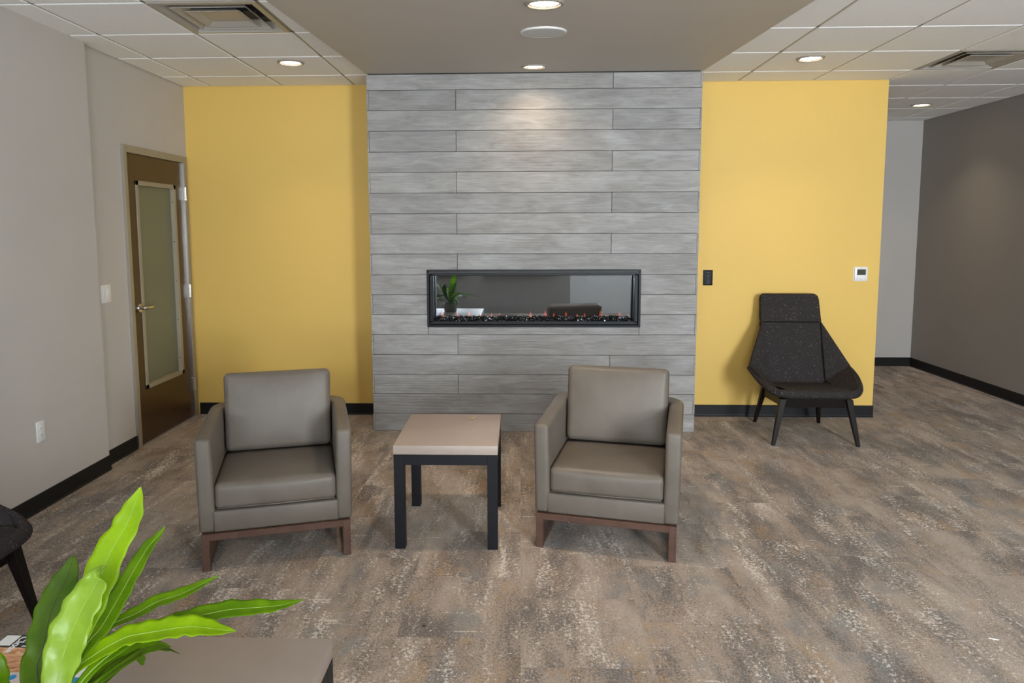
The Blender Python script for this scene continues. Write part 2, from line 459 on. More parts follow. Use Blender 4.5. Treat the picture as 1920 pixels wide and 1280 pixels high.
# left wall with the door opening
DY0, DY1, DZ = 5.10, 6.03, 2.215
bm = bmesh.new()
box(bm, XD - WT, XD, YJ - 0.05, DY0, 0, ZC + 0.05); box(bm, XD - WT, XD, DY1, YW + WT, 0, ZC + 0.05); box(bm, XD - WT, XD, DY0, DY1, DZ, ZC + 0.05)
prop(obj('wall_left', bm, M['wall_taupe']), 'taupe wall holding the brown glazed door', kind='structure')
prop(obj('wall_left_near', B(XD - WT, XF_, YB - 0.2, YJ, 0, ZC + 0.05), M['wall_taupe']), 'taupe wall section with outlet, stepped forward of the door wall', kind='structure')
prop(obj('wall_yellow_left', B(XD, XFL + 0.02, YW, YW + WT, 0, ZC + 0.05), M['wall_yellow']), 'yellow wall between the door and the fireplace', kind='structure')
prop(obj('wall_yellow_right', B(XFR - 0.02, XYR, YW, YC, 0, ZC + 0.05), M['wall_yellow']), 'yellow wall behind the charcoal lounge chair', kind='structure')
prop(obj('wall_corridor', B(XYR, XR, YC, YC + WT, 0, ZC + 0.05), M['wall_grey']), 'pale grey wall at the end of the passage', kind='structure')
prop(obj('wall_right', B(XR, XR + WT, YB - 0.2, YC + WT, 0, ZC + 0.05), M['wall_dark']), 'dark taupe wall along the passage', kind='structure')
# rear wall with windows (behind the camera, seen in the fireplace glass)
XSPL = 0.95
for nm_, lo_, hi_, mt_, lb_ in (('wall_rear', XF_, XSPL, 'wall_dark', 'dark taupe window wall opposite the fireplace'), ('wall_rear_pale', XSPL, XR, 'wall_outer', 'pale wall with a window opposite the fireplace')):
    bm = bmesh.new()
    ws = [w for w in WINDOWS if w[0] > lo_ and w[1] < hi_]
    xs = [lo_] + [v for w in ws for v in w] + [hi_]
    for a, b in zip(xs[0::2], xs[1::2]): box(bm, a, b, YB - 0.2, YB, 0, ZC + 0.05)
    for a, b in ws:
        box(bm, a, b, YB - 0.2, YB, 0, WZ0); box(bm, a, b, YB - 0.2, YB, WZ1, ZC + 0.05)
    prop(obj(nm_, bm, M[mt_]), lb_, kind='structure')
for i, (a, b) in enumerate(WINDOWS):
    w = prop(empty('window_%d' % (i + 1), ((a + b) / 2, YB - 0.06, WZ0)), 'aluminium framed window in the rear wall', kind='structure')
    hw, hh = (b - a) / 2, WZ1 - WZ0
    bm = bmesh.new()
    box(bm, -hw, -hw + 0.05, -0.03, 0.03, 0, hh); box(bm, hw - 0.05, hw, -0.03, 0.03, 0, hh)
    box(bm, -hw, hw, -0.03, 0.03, 0, 0.05); box(bm, -hw, hw, -0.03, 0.03, hh - 0.05, hh)
    obj('window_frame', bm, M['window_frame'], w)
    obj('pane', B(-hw + 0.05, hw - 0.05, -0.004, 0.004, 0.05, hh - 0.05), M['window_glass'], w)
    obj('window_sill', B(-hw - 0.02, hw + 0.02, 0.0, 0.16, -0.03, -0.001, 0.004), M['white_plastic'], w)

# baseboards (rubber cove base)
def baseboard(name, p0, p1, nrm, label):
    p0, p1, n = Vector((*p0, 0)), Vector((*p1, 0)), Vector((*nrm, 0))
    prof = [(0, 0), (0.013, 0), (0.013, 0.004), (0.008, 0.010), (0.0065, 0.018), (0.006, HB - 0.002), (0.004, HB), (0, HB)]
    bm = bmesh.new()
    a = [bm.verts.new(p0 + n * d + Vector((0, 0, z))) for d, z in prof]; b = [bm.verts.new(p1 + n * d + Vector((0, 0, z))) for d, z in prof]
    k = len(prof)
    for i in range(k): bm.faces.new((a[i], a[(i + 1) % k], b[(i + 1) % k], b[i]))
    bm.faces.new(a[::-1]); bm.faces.new(b)
    return prop(obj(name, bm, M['base_black']), label, kind='structure')
baseboard('baseboard_left', (XD, YJ + 0.001), (XD, 5.082), (1, 0), 'black rubber base beside the door')
baseboard('baseboard_left_near', (XF_, YB), (XF_, YJ + 0.006), (1, 0), 'black rubber base under the outlet')
baseboard('baseboard_jog', (XD, YJ), (XF_ + 0.006, YJ), (0, 1), 'short return of black rubber base at the wall step')
baseboard('baseboard_yellow_left', (XD + 0.02, YW), (XFL, YW), (0, -1), 'black rubber base under the left yellow wall')
baseboard('baseboard_yellow_right', (XFR + 0.001, YW), (XYR + 0.006, YW), (0, -1), 'black rubber base behind the lounge chair')
baseboard('baseboard_passage', (XYR, YW), (XYR, YC), (1, 0), 'black rubber base on the passage side of the yellow wall')
baseboard('baseboard_corridor', (XYR, YC), (XR, YC), (0, -1), 'black rubber base at the passage end')
baseboard('baseboard_right', (XR, YB), (XR, YC), (-1, 0), 'black rubber base along the dark wall')

# ------------------------------------------------------------------ ceiling: grid, tiles, soffit
ceil = prop(obj('ceiling', B(XD - WT, XR + WT, YB - 0.2, YC + WT, ZC + 0.05, ZC + 0.15), M['tile']), 'suspended ceiling of pale square tiles', kind='structure')
T, G = 0.6096, 0.0085
SOX0, SOX1, SLOPE = -1.187, 1.392, 0.0585
tile_cache = {}
def tile_mesh(w, d):
    k = (round(w, 3), round(d, 3))
    if k not in tile_cache:
        bm = bmesh.new(); c = 0.006
        lo = [(-w / 2 + c, -d / 2 + c), (w / 2 - c, -d / 2 + c), (w / 2 - c, d / 2 - c), (-w / 2 + c, d / 2 - c)]
        hi = [(-w / 2, -d / 2), (w / 2, -d / 2), (w / 2, d / 2), (-w / 2, d / 2)]
        v0 = [bm.verts.new((x, y, 0)) for x, y in lo]; v1 = [bm.verts.new((x, y, 0.005)) for x, y in hi]; v2 = [bm.verts.new((x, y, 0.02)) for x, y in hi]
        bm.faces.new(v0[::-1]); bm.faces.new(v2)
        for i in range(4):
            j = (i + 1) % 4
            bm.faces.new((v0[i], v0[j], v1[j], v1[i])); bm.faces.new((v1[i], v1[j], v2[j], v2[i]))
        bmesh.ops.recalc_face_normals(bm, faces=bm.faces)
        me = bpy.data.meshes.new('ceiling_tile'); bm.to_mesh(me); bm.free(); me.materials.append(M['tile']); tile_cache[k] = me
    return tile_cache[k]
DIFFUSER_CELLS = []
def tile_field(xlines, ylines, skip):
    for i in range(len(xlines) - 1):
        for j in range(len(ylines) - 1):
            x0, x1, y0, y1 = xlines[i], xlines[i + 1], ylines[j], ylines[j + 1]
            if skip(x0, x1, y0, y1): continue
            w, d = x1 - x0 - 2 * G, y1 - y0 - 2 * G
            if w < 0.02 or d < 0.02: continue
            inst('ceiling_tile', tile_mesh(w, d), ceil, ((x0 + x1) / 2, (y0 + y1) / 2, ZC))
def bars(xl, yl, xr, yr):
    for x in xl: obj('grid_bar', B(x - 0.012, x + 0.012, yr[0], yr[1], ZC + 0.006, ZC + 0.045), M['tbar'], ceil)
    for y in yl: obj('grid_bar', B(xr[0], xr[1], y - 0.012, y + 0.012, ZC + 0.006, ZC + 0.045), M['tbar'], ceil)
xL, yL, xR, yR = -2.0111, 5.0868, 2.4063, 5.1114
# left field
yl = sorted([yL + j * T for j in range(-11, 2)] + [YW, YB])
xl = [XF_ - 0.058, xL - T, xL, xL + T, SOX0 + 0.05]
DL = (xL, xL + T, yL - 2 * T, yL - T)
tile_field(xl, yl, lambda a, b, c, d: abs(a - DL[0]) < .01 and abs(c - DL[2]) < .01)
bars(xl[1:-1], yl[1:-1], (XD, SOX0 + 0.05), (YB, YW))
# right field, running on down the passage
yr_all = sorted([yR + j * T for j in range(-11, 6)] + [YC, YB])
yr_front = [v for v in yr_all if v < YW] + [YW]
DR = (xR + T, xR + 2 * T, yR, yR + T)
xr1 = [SOX1 - 0.05, xR - T, xR, XYR]
tile_field(xr1, yr_front, lambda a, b, c, d: False)
xr2 = [XYR, xR + 2 * T, xR + 3 * T, XR]
tile_field(xr2, yr_all, lambda a, b, c, d: abs(a - XYR) < .01 and abs(c - DR[2]) < .01)
bars([xR - T, xR], yr_front[1:-1], (SOX1 - 0.05, XYR), (YB, YW))
bars([xR + T, xR + 2 * T, xR + 3 * T], yr_all[1:-1], (XYR, XR), (YB, YC))
# sloped drywall soffit that comes out from the top of the fireplace
YS0, YS1 = 0.9, YW
zs = lambda y: ZS - SLOPE * (5.6 - y)
bm = bmesh.new()
hexa(bm, [(SOX0, YS0, zs(YS0)), (SOX1, YS0, zs(YS0)), (SOX1, YF, zs(YF)), (SOX0, YF, zs(YF))], [(SOX0, YS0, ZC + 0.05), (SOX1, YS0, ZC + 0.05), (SOX1, YF, ZC + 0.05), (SOX0, YF, ZC + 0.05)])
prop(obj('ceiling_soffit', bm, M['soffit']), 'smooth greige ceiling panel running out from the fireplace', kind='structure')
# flat tiles between the near end of the soffit and the rear wall
ceil_mid = [SOX0 + 0.05, SOX0 + 0.05 + T, SOX0 + 0.05 + 2 * T, SOX0 + 0.05 + 3 * T, SOX1 - 0.05]
tile_field(ceil_mid, [YB, -1.5, -0.9, -0.3, 0.3, YS0], lambda *a: False)

# ------------------------------------------------------------------ fireplace wall of concrete planks
FX0, FX1, FZ0, FZ1 = -0.742, 0.944, 0.849, 1.307      # outer frame of the insert
PT = 0.022
core = bmesh.new()
yc0 = YF + PT
for (a, b, z0, z1) in ((XFL + 0.012, FX0 + 0.03, 0, ZS + 0.02), (FX1 - 0.03, XFR - 0.012, 0, ZS + 0.02), (FX0 + 0.03, FX1 - 0.03, 0, FZ0 + 0.03), (FX0 + 0.03, FX1 - 0.03, FZ1 - 0.03, ZS + 0.02)):
    box(core, a, b, yc0, YW, z0, z1)
fw = prop(obj('wall_fireplace', core, simple('dark_joint', (0.05, 0.048, 0.045), 0.9)), 'projecting fireplace wall clad in grey concrete planks', kind='structure')
ZROW = [ZS - 0.006, 2.6935, 2.5405, 2.3845, 2.2245, 2.0685, 1.9067, 1.748, 1.588, 1.431, 1.266, 1.109, 0.949, 0.788, 0.6244, 0.4638, 0.3067, 0.1443, 0.0]
JT = 0.0016
def plank(x0, x1, z0, z1, y0, y1):
    j = random.uniform(0, 0.0025)
    x0, x1, z0, z1 = x0 + JT, x1 - JT, z0 + JT, z1 - JT
    cx, cz = (x0 + x1) / 2, (z0 + z1) / 2
    o = obj('plank', B(x0 - cx, x1 - cx, y0 - j - YF, y1 - YF, z0 - cz, z1 - cz, 0.0016, 1), M['plank'], fw)
    o.location = (cx, YF, cz)
    o.rotation_euler = (0, random.uniform(-0.0006, 0.0006), 0)
SP = 0.0135                                             # thickness of the planks on the returns
for i in range(18):
    z1, z0 = ZROW[i], ZROW[i + 1]
    even = i % 2 == 0
    L0 = XFL if even else XFL + SP
    R0 = XFR - SP if even else XFR
    jn = 0.7085 if even else -0.5005
    segs = [(L0, jn), (jn, R0)]
    if i in (10, 11): segs = [(L0, FX0 + 0.004), (FX1 - 0.004, R0)]
    if i == 12: segs = [(L0, -0.7375), (-0.7375, 0.9363), (0.9363, R0)]
    for a, b in segs:
        if z0 < FZ1 and z1 > FZ0 and not (b <= FX0 + 0.01 or a >= FX1 - 0.01):
            if i == 9: plank(a, b, z0, z1, YF + 0.003, YF + PT)      # lower edge runs behind the black frame
            elif i == 12: plank(a, b, z0, FZ0 + 0.006, YF, YF + PT)
            continue
        plank(a, b, z0, z1, YF, YF + PT)
    # return planks on both sides
    for sx, xa, xb, ye in ((-1, XFL, XFL + SP, (YF + PT if even else YF)), (1, XFR - SP, XFR, (YF if even else YF + PT))):
        plank(xa - JT, xb + JT, z0, z1, ye, YW)

# fireplace insert
fp = prop(empty('electric_fireplace', ((FX0 + FX1) / 2, YF, FZ0)), 'long black framed linear fireplace set in the concrete planks', 'fireplace')
hx, hz = (FX1 - FX0) / 2, FZ1 - FZ0
def ring(name, x, z0, z1, w, y0, y1, mat, bev=0.002):
    bm = bmesh.new()
    box(bm, -x, x, y0, y1, z1 - w, z1, bev, 1); box(bm, -x, x, y0, y1, z0, z0 + w, bev, 1)
    box(bm, -x, -x + w, y0, y1, z0 + w * .5, z1 - w * .5, bev, 1); box(bm, x - w, x, y0, y1, z0 + w * .5, z1 - w * .5, bev, 1)
    return obj(name, bm, mat, fp)
ring('outer_frame', hx, 0, hz, 0.018, -0.014, 0.05, M['frame_black'])
ring('inner_frame', hx - 0.022, 0.022, hz - 0.022, 0.026, -0.006, 0.05, M['frame_black'])
GX, GZ0, GZ1, DEP = hx - 0.045, 0.045, hz - 0.045, 0.24
bm = bmesh.new()
box(bm, -hx + 0.03, hx - 0.03, DEP, DEP + 0.02, 0.03, hz - 0.03)
box(bm, -hx + 0.03, hx - 0.03, 0.051, DEP, 0.03, 0.04); box(bm, -hx + 0.03, hx - 0.03, 0.051, DEP, hz - 0.04, hz - 0.03)
box(bm, -hx + 0.03, -hx + 0.04, 0.05, DEP, 0.04, hz - 0.04); box(bm, hx - 0.04, hx - 0.03, 0.05, DEP, 0.04, hz - 0.04)
obj('firebox', bm, M['firebox'], fp)
obj('glass_pane', B(-hx + 0.04, hx - 0.04, 0.100, 0.106, 0.04, hz - 0.04), M['fire_glass'], fp)
bm = bmesh.new()
for k in range(520):
    x = random.uniform(-GX + 0.02, GX - 0.02); y = random.uniform(0.018, 0.086); r = random.uniform(0.008, 0.016)
    mt_ = Matrix.Translation((x, y, 0.046 + random.uniform(0, 0.012) + (y - 0.02) * 0.22)) @ Matrix.Rotation(random.uniform(0, 6.3), 4, Vector((random.random() + .01, random.random(), random.random()))) @ Matrix.Diagonal((1, random.uniform(.6, 1), random.uniform(.55, .9), 1))
    bmesh.ops.create_icosphere(bm, subdivisions=1, radius=r, matrix=mt_)
em = obj('ember_bed', bm, M['ember'], fp); em['kind'] = 'stuff'; em['label'] = 'bed of glossy black glass chunks'
for k, fx in enumerate([-0.74, -0.62, -0.43, -0.34, -0.27, -0.02, 0.10, 0.17, 0.27, 0.36, 0.42, 0.55, 0.70, -0.52]):
    bm = bmesh.new(); h = random.uniform(0.03, 0.06) * (1.3 if k in (0, 5) else 1); w = h * 0.22
    prof = [(0.001, 0), (w * .8, h * .15), (w, h * .32), (w * .7, h * .6), (w * .25, h * .85), (0.0005, h)]
    lathe(bm, prof, 10)
    f_ = obj('flame', bm, M['flame'], fp, smooth=True); f_.location = (fx, 0.15 + random.uniform(-.02, .03), 0.06)

# ------------------------------------------------------------------ door
dr = prop(empty('door_1', (XD, (DY0 + DY1) / 2, 0)), 'dark brown door with tall frosted glass panel and grey frame', kind='structure')
fy0, fy1, fz = 5.080 - 5.565, 6.052 - 5.565, 2.240
iy0, iy1, iz = 5.125 - 5.565, 6.003 - 5.565, 2.188
bm = bmesh.new(); PR = 0.020
box(bm, -0.12, PR, fy0, iy0, 0, fz, 0.0015, 1); box(bm, -0.12, PR, iy1, fy1, 0, fz, 0.0015, 1); box(bm, -0.12, PR, iy0, iy1, iz, fz, 0.0015, 1)
obj('door_frame', bm, M['door_frame'], dr)
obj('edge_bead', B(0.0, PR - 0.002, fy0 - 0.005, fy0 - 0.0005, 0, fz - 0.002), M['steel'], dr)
gy0, gy1, gz0, gz1 = 5.247 - 5.565, 5.858 - 5.565, 0.415, 1.994
bm = bmesh.new(); sx0, sx1 = -0.044, 0.002
box(bm, sx0, sx1, iy0 + 0.003, gy0 + 0.02, 0.012, iz - 0.003); box(bm, sx0, sx1, gy1 - 0.02, iy1 - 0.003, 0.012, iz - 0.003)
box(bm, sx0, sx1, gy0 + 0.02, gy1 - 0.02, 0.012, gz0 + 0.02); box(bm, sx0, sx1, gy0 + 0.02, gy1 - 0.02, gz1 - 0.02, iz - 0.003)
slab = obj('door_slab', bm, M['door_wood'], dr)
bm = bmesh.new(); tw = 0.034
for (a, b, c, d) in ((gy0, gy0 + tw, gz0, gz1), (gy1 - tw, gy1, gz0, gz1), (gy0, gy1, gz0, gz0 + tw), (gy0, gy1, gz1 - tw, gz1)):
    box(bm, -0.024, 0.009, a, b, c, d, 0.001, 1)
gt = obj('glazing_trim', bm, M['door_frame'], dr)
for k in range(5):
    bm = bmesh.new(); lathe(bm, [(0.0005, 0.0), (0.004, 0.001), (0.0045, 0.0)], 10, Matrix.Rotation(R(90), 4, 'X'))
    s_ = obj('screw', bm, M['dark_slot'], gt, smooth=True); s_.location = (-0.006, gy1 - tw - 0.0005, gz0 + 0.14 + k * 0.325)
obj('frosted_pane', B(-0.030, -0.024, gy0 + 0.01, gy1 - 0.01, gz0 + 0.01, gz1 - 0.01), M['frosted'], dr)
bm = B(-0.012, 0.0185, iy1 - 0.006, iy1 - 0.0005, 0.0, iz); obj('edge_strip', bm, M['steel'], dr)
for hz_ in (1.93, 1.107, 0.293):
    bm = bmesh.new(); lathe(bm, [(0.0005, -0.057), (0.0085, -0.055), (0.0085, 0.055), (0.0005, 0.057)], 14, Matrix.Translation((0.026, iy1 - 0.003, 0)))
    for q in (-0.034, -0.011, 0.011, 0.034): lathe(bm, [(0.0088, q - 0.001), (0.0094, q), (0.0088, q + 0.001)], 14, Matrix.Translation((0.026, iy1 - 0.003, 0)))
    box(bm, 0.002, 0.0225, iy1 - 0.030, iy1 - 0.004, -0.055, 0.055)
    h_ = obj('hinge', bm, M['steel'], dr, auto=40); h_.location = (0, 0, hz_)
lv = empty('lever_handle', (0.002, 5.205 - 5.565, 1.045)); lv.parent = dr
MY = Matrix.Rotation(R(90), 4, 'Y')
bm = bmesh.new(); lathe(bm, [(0.034, 0.0), (0.034, 0.012), (0.031, 0.016), (0.0005, 0.016)], 32, MY); obj('rose', bm, M['steel'], lv, auto=40)
bm = bmesh.new(); tube(bm, [(0.014, 0, 0), (0.05, 0, 0), (0.058, 0.008, 0), (0.060, 0.03, 0), (0.060, 0.075, 0), (0.058, 0.118, -0.002)], [0.012, 0.012, 0.012, 0.0115, 0.0105, 0.009], 14); obj('lever', bm, M['steel'], lv, smooth=True)

# wall fittings
def plate(name, loc, rot, w, h, label, cat, mat='white_plastic'):
    t = prop(empty(name, loc, rot=rot), label, cat)
    obj('cover_plate', B(-w / 2, w / 2, -0.007, 0, -h / 2, h / 2, 0.003, 2), M[mat], t, auto=40)
    return t
ROT_L = (0, 0, R(90))          # local -y faces +x
sw = plate('light_switch', (XD, 4.793, 1.190), ROT_L, 0.118, 0.124, 'white double rocker light switch plate between wall step and door', 'light switch')
for s in (-1, 1):
    bm = bmesh.new(); hexa(bm, [(-0.0165, -0.0075, -0.033), (0.0165, -0.0075, -0.033), (0.0165, -0.004, -0.033), (-0.0165, -0.004, -0.033)], [(-0.0165, -0.0125, 0.033), (0.0165, -0.0125, 0.033), (0.0165, -0.004, 0.033), (-0.0165, -0.004, 0.033)], 0.001)
    o = obj('rocker', bm, M['white_plastic'], sw); o.location.x = s * 0.0225
ou = plate('wall_outlet', (XF_, 3.963, 0.461), ROT_L, 0.071, 0.122, 'white duplex electrical outlet low on the taupe wall', 'outlet')
for s in (-1, 1):
    bm = bmesh.new(); prism(bm, [(0.0165 * math.cos(t) * 1.0, 0.0145 * math.sin(t)) for t in [2 * math.pi * i / 20 for i in range(20)]], 0, 0.003, 0.0008, 1)
    o = obj('receptacle', bm, M['white_plastic'], ou, auto=40); o.rotation_euler = (R(90), 0, 0); o.location = (0, -0.0065, s * 0.0195)
    for a, w in ((-0.006, 0.0022), (0.006, 0.0022)):
        sl = obj('slot', B(a - w / 2, a + w / 2, -0.003, 0.004, 0.0028, 0.0034), M['dark_slot'], o)
    sl = obj('slot', B(-0.002, 0.002, -0.009, -0.005, 0.0028, 0.0034), M['dark_slot'], o)
cp = plate('fireplace_control', (1.594, YW, 1.207), (0, 0, 0), 0.081, 0.131, 'small black touch control plate beside the fireplace', 'control panel', 'black_plastic')
obj('touch_face', B(-0.028, 0.028, -0.009, -0.006, -0.052, 0.052, 0.001, 1), M['black_plastic'], cp)
for (x0, x1, z0, z1) in ((-0.016, 0.018, 0.043, 0.0455), (-0.016, 0.016, -0.049, -0.0465), (-0.003, 0.002, 0.008, 0.020), (-0.002, 0.002, -0.014, -0.004), (-0.002, 0.002, -0.034, -0.024)):
    obj('indicator', B(x0, x1, -0.0096, -0.0088, z0, z1), M['faint_mark'], cp)
th = plate('thermostat', (2.8705, YW, 1.236), (0, 0, 0), 0.118, 0.122, 'square white thermostat with dark screen above the lounge chair', 'thermostat')
obj('housing', B(-0.054, 0.054, -0.022, -0.005, -0.056, 0.056, 0.004, 2), M['white_plastic'], th, auto=40)
obj('screen', B(-0.035, 0.037, -0.0232, -0.021, -0.008, 0.040, 0.0005, 1), M['lcd'], th)
obj('logo_strip', B(-0.02, 0.012, -0.0225, -0.0215, 0.047, 0.050), M['grey_mark'], th)
for x0, x1, z0 in ((-0.038, -0.026, -0.044), (-0.016, -0.005, -0.044), (-0.001, 0.011, -0.044), (0.028, 0.038, -0.046)):
    obj('button', B(x0, x1, -0.0232, -0.0215, z0, z0 + 0.007, 0.0006, 1), M['grey_mark'], th)

# ------------------------------------------------------------------ ceiling fittings
def downlight(loc, label, tilt=0.0, power=9.0, spread=100, ri=0.077, ro=0.097):
    t = prop(empty('recessed_downlight', loc, rot=(tilt, 0, 0)), label, 'ceiling light', 'recessed round downlights')
    bm = bmesh.new(); lathe(bm, [(ri, 0.001), (ri + 0.001, -0.009), (ri + 0.004, -0.011), (ro - 0.005, -0.007), (ro, -0.002), (ro, 0.001)], 40)
    obj('trim_ring', bm, M['trim_white'], t, smooth=True)
    bm = bmesh.new(); lathe(bm, [(ri + 0.001, 0.0005), (ri * .5, -0.002), (0.0008, -0.003)], 40, cap1=True)
    obj('lens', bm, M['lamp'], t, smooth=True)
    ld = bpy.data.lights.new('downlight_beam', 'AREA'); ld.shape = 'DISK'; ld.size = 2 * ri * 0.9; ld.energy = power; ld.color = LAMP_WARM; ld.spread = R(spread)
    lo = bpy.data.objects.new('downlight_beam', ld); col.objects.link(lo)
    lo.location = Vector(loc) + Vector((0, 0, -0.005)); lo.rotation_euler = (tilt, 0, 0)
    return t
st = math.atan(SLOPE)
downlight((0.098, 5.322, zs(5.322)), 'round downlight closest to the concrete planks, glowing onto them', st, 3.0, 125)
downlight((0.113, 3.52, zs(3.52)), 'large round downlight at the top edge, in front of the ceiling speaker', st, 7.5)
downlight((-1.6663, 5.2504, ZC), 'round downlight in the tiles above the left yellow wall', 0, 2.6)
downlight((2.0709, 5.2923, ZC), 'round downlight in the tiles above the right yellow wall', 0, 2.6)
downlight((3.9646, 7.3167, ZC), 'round downlight in the tiles over the passage', 0, 3.6)
bm = bmesh.new(); lathe(bm, [(0.131, 0.002), (0.131, -0.006), (0.126, -0.010), (0.122, -0.009)], 48)
spk_ = prop(empty('ceiling_speaker', (0.129, 4.149, zs(4.149)), rot=(st, 0, 0)), 'flat white round speaker grille between the two soffit downlights', 'speaker')
obj('bezel', bm, M['white_plastic'], spk_, auto=40)
bm = bmesh.new(); lathe(bm, [(0.1225, -0.008), (0.1, -0.0095), (0.05, -0.0105), (0.0008, -0.011)], 48, cap1=True); obj('grille', bm, M['speaker'], spk_, smooth=True)

def diffuser(cx, cy, label):
    t = prop(empty('air_diffuser', (cx, cy, ZC)), label, 'air vent', 'square ceiling diffusers')
    h = T / 2 - G
    def cone(bm, a0, z0, a1, z1, th=0.002):
        p = [(-1, -1), (1, -1), (1, 1), (-1, 1)]
        o0 = [bm.verts.new((x * a0, y * a0, z0)) for x, y in p]; o1 = [bm.verts.new((x * a1, y * a1, z1)) for x, y in p]
        for i in range(4): bm.faces.new((o0[i], o0[(i + 1) % 4], o1[(i + 1) % 4], o1[i]))
        return o0, o1
    bm = bmesh.new(); cone(bm, h, 0.01, h, -0.002); cone(bm, h, -0.002, h - 0.03, -0.004); cone(bm, h - 0.03, -0.004, h - 0.065, 0.048)
    obj('outer_frame', bm, M['diffuser'], t)
    bm = bmesh.new(); cone(bm, h - 0.085, -0.002, h - 0.135, 0.040); cone(bm, h - 0.085, -0.002, h - 0.082, 0.001); cone(bm, h - 0.082, 0.001, h - 0.132, 0.043)
    obj('middle_cone', bm, M['diffuser'], t)
    bm = bmesh.new(); cone(bm, h - 0.145, -0.004, h - 0.142, -0.001); a, b = cone(bm, h - 0.145, -0.004, h - 0.185, 0.018); bm.faces.new(b)
    cone(bm, h - 0.142, -0.001, h - 0.180, 0.021)
    obj('centre_plate', bm, M['diffuser'], t)
    bm = bmesh.new(); box(bm, -0.004, 0.004, -h + .1, h - .1, 0.034, 0.040); box(bm, -h + .1, h - .1, -0.004, 0.004, 0.034, 0.040); obj('support_bar', bm, M['steel'], t)
    bm = bmesh.new(); a, b = cone(bm, h, 0.0485, h, 0.0495); bm.faces.new(b); obj('neck', bm, M['duct'], t)
    return t
diffuser((DL[0] + DL[1]) / 2, (DL[2] + DL[3]) / 2, 'square louvred air diffuser in the ceiling above the door wall')
diffuser((DR[0] + DR[1]) / 2, (DR[2] + DR[3]) / 2, 'square louvred air diffuser in the ceiling over the passage')

# ------------------------------------------------------------------ armchairs
def make_armchair():
    t = empty('armchair')
    W, TA, ZT, ZB_, D, RC, TB = 0.3665, 0.0775, 0.642, 0.182, 0.735, 0.13, 0.10
    def arc(cx, cy, r, a0, a1, n): return [(cx + r * math.cos(R(a0 + (a1 - a0) * i / n)), cy + r * math.sin(R(a0 + (a1 - a0) * i / n))) for i in range(n + 1)]
    ri = 0.075
    outer = [(-W, 0)] + arc(-W + RC, D - RC, RC, 180, 90, 6) + arc(W - RC, D - RC, RC, 90, 0, 6) + [(W, 0)]
    inner = [(W - TA, 0)] + arc(W - TA - ri, D - TB - ri, ri, 0, 90, 3) + arc(-W + TA + ri, D - TB - ri, ri, 90, 180, 3) + [(-W + TA, 0)]
    poly = outer + inner
    # front ends are bevelled with the rest; outer side tapers slightly towards the bottom
    bm = bmesh.new(); prism(bm, poly, ZB_, ZT)
    bmesh.ops.recalc_face_normals(bm, faces=bm.faces); bm.normal_update()
    es = [e for e in bm.edges if e.calc_face_angle(0) > R(30)]
    bmesh.ops.bevel(bm, geom=es, offset=0.020, segments=4, affect='EDGES', profile=0.5)
    for v in bm.verts:
        k = (v.co.z - ZB_) / (ZT - ZB_); v.co.x *= 0.978 + 0.022 * k
        if k > 0.5: v.co.z += 0.016 * max(0, v.co.y) / D
    obj('shell', bm, M['leather'], t, auto=50)
    obj('seat_rail', B(-W + TA - 0.006, W - TA + 0.006, 0.003, 0.6, ZB_, 0.286, 0.010, 3), M['leather'], t, auto=50)
    for s in (-1, 1):
        tube_pts = [(s * (W - TA + 0.003), 0.0015, ZB_ + 0.01), (s * (W - TA + 0.003), 0.0015, 0.283)]
        obj('seam', tube(bmesh.new(), tube_pts, 0.0022, 6), M['leather'], t, smooth=True)
    # seat cushion
    hx_, hy_, hz_ = 0.286, 0.265, 0.066
    def fs(p):
        u, v = p.x / hx_, p.y / hy_
        k = (1 - u ** 4) * (1 - v ** 4)
        z = p.z + (0.010 * k if p.z > 0 else 0)
        y = p.y - (0.010 * (1 - u ** 4) * (1 - (p.z / hz_) ** 2) if v < -0.8 else 0)
        return (p.x, y, z)
    o = obj('seat_cushion', rbox(hx_, hy_, hz_, 0.028, fs, 4, 8), M['leather'], t, smooth=True); o.location = (0, 0.275, 0.352)
    obj('piping', tube(bmesh.new(), [(-hx_ + .012, -hy_ - .004, -0.052), (0, -hy_ - .010, -0.053), (hx_ - .012, -hy_ - .004, -0.052)], 0.003, 6), M['leather'], o, smooth=True)
    # back cushion, leaning
    bx, by, bz = 0.281, 0.07, 0.212
    def fb(p):
        u, w = p.x / bx, p.z / bz
        k = (1 - abs(u) ** 3) * (1 - abs(w) ** 3)
        y = p.y - (0.020 * k if p.y < 0 else -0.01 * k)
        return (p.x * (1 + 0.012 * w), y, p.z)
    o = obj('back_cushion', rbox(bx, by, bz, 0.032, fb, 4, 8), M['leather'], t, smooth=True)
    o.location = (0, 0.572, 0.630); o.rotation_euler = (R(-11), 0, 0)
    # walnut sled base
    w_ = 0.349; lw = 0.037
    for s in (-1, 1):
        xa, xb = sorted((s * w_, s * (w_ - lw)))
        for y0, y1 in ((-0.012, 0.026), (0.60, 0.638)):
            obj('leg', B(xa, xb, y0, y1, 0, ZB_ - 0.0005, 0.0015, 1), M['walnut'], t)
        obj('floor_runner', B(xa + 0.003, xb - 0.003, 0.026, 0.60, 0, 0.030, 0.0015, 1), M['walnut'], t)
        obj('side_rail', B(xa + 0.003, xb - 0.003, 0.026, 0.60, ZB_ - 0.030, ZB_ - 0.0005, 0.0015, 1), M['walnut'], t)
    for y0, y1 in ((-0.012, 0.022), (0.604, 0.638)):
        obj('cross_rail', B(-w_ + lw, w_ - lw, y0, y1, ZB_ - 0.032, ZB_ - 0.0005, 0.0015, 1), M['walnut'], t)
    return t
a1 = make_armchair()
a1.location = (-1.190, 3.312, 0); a1.rotation_euler.z = R(16.8)
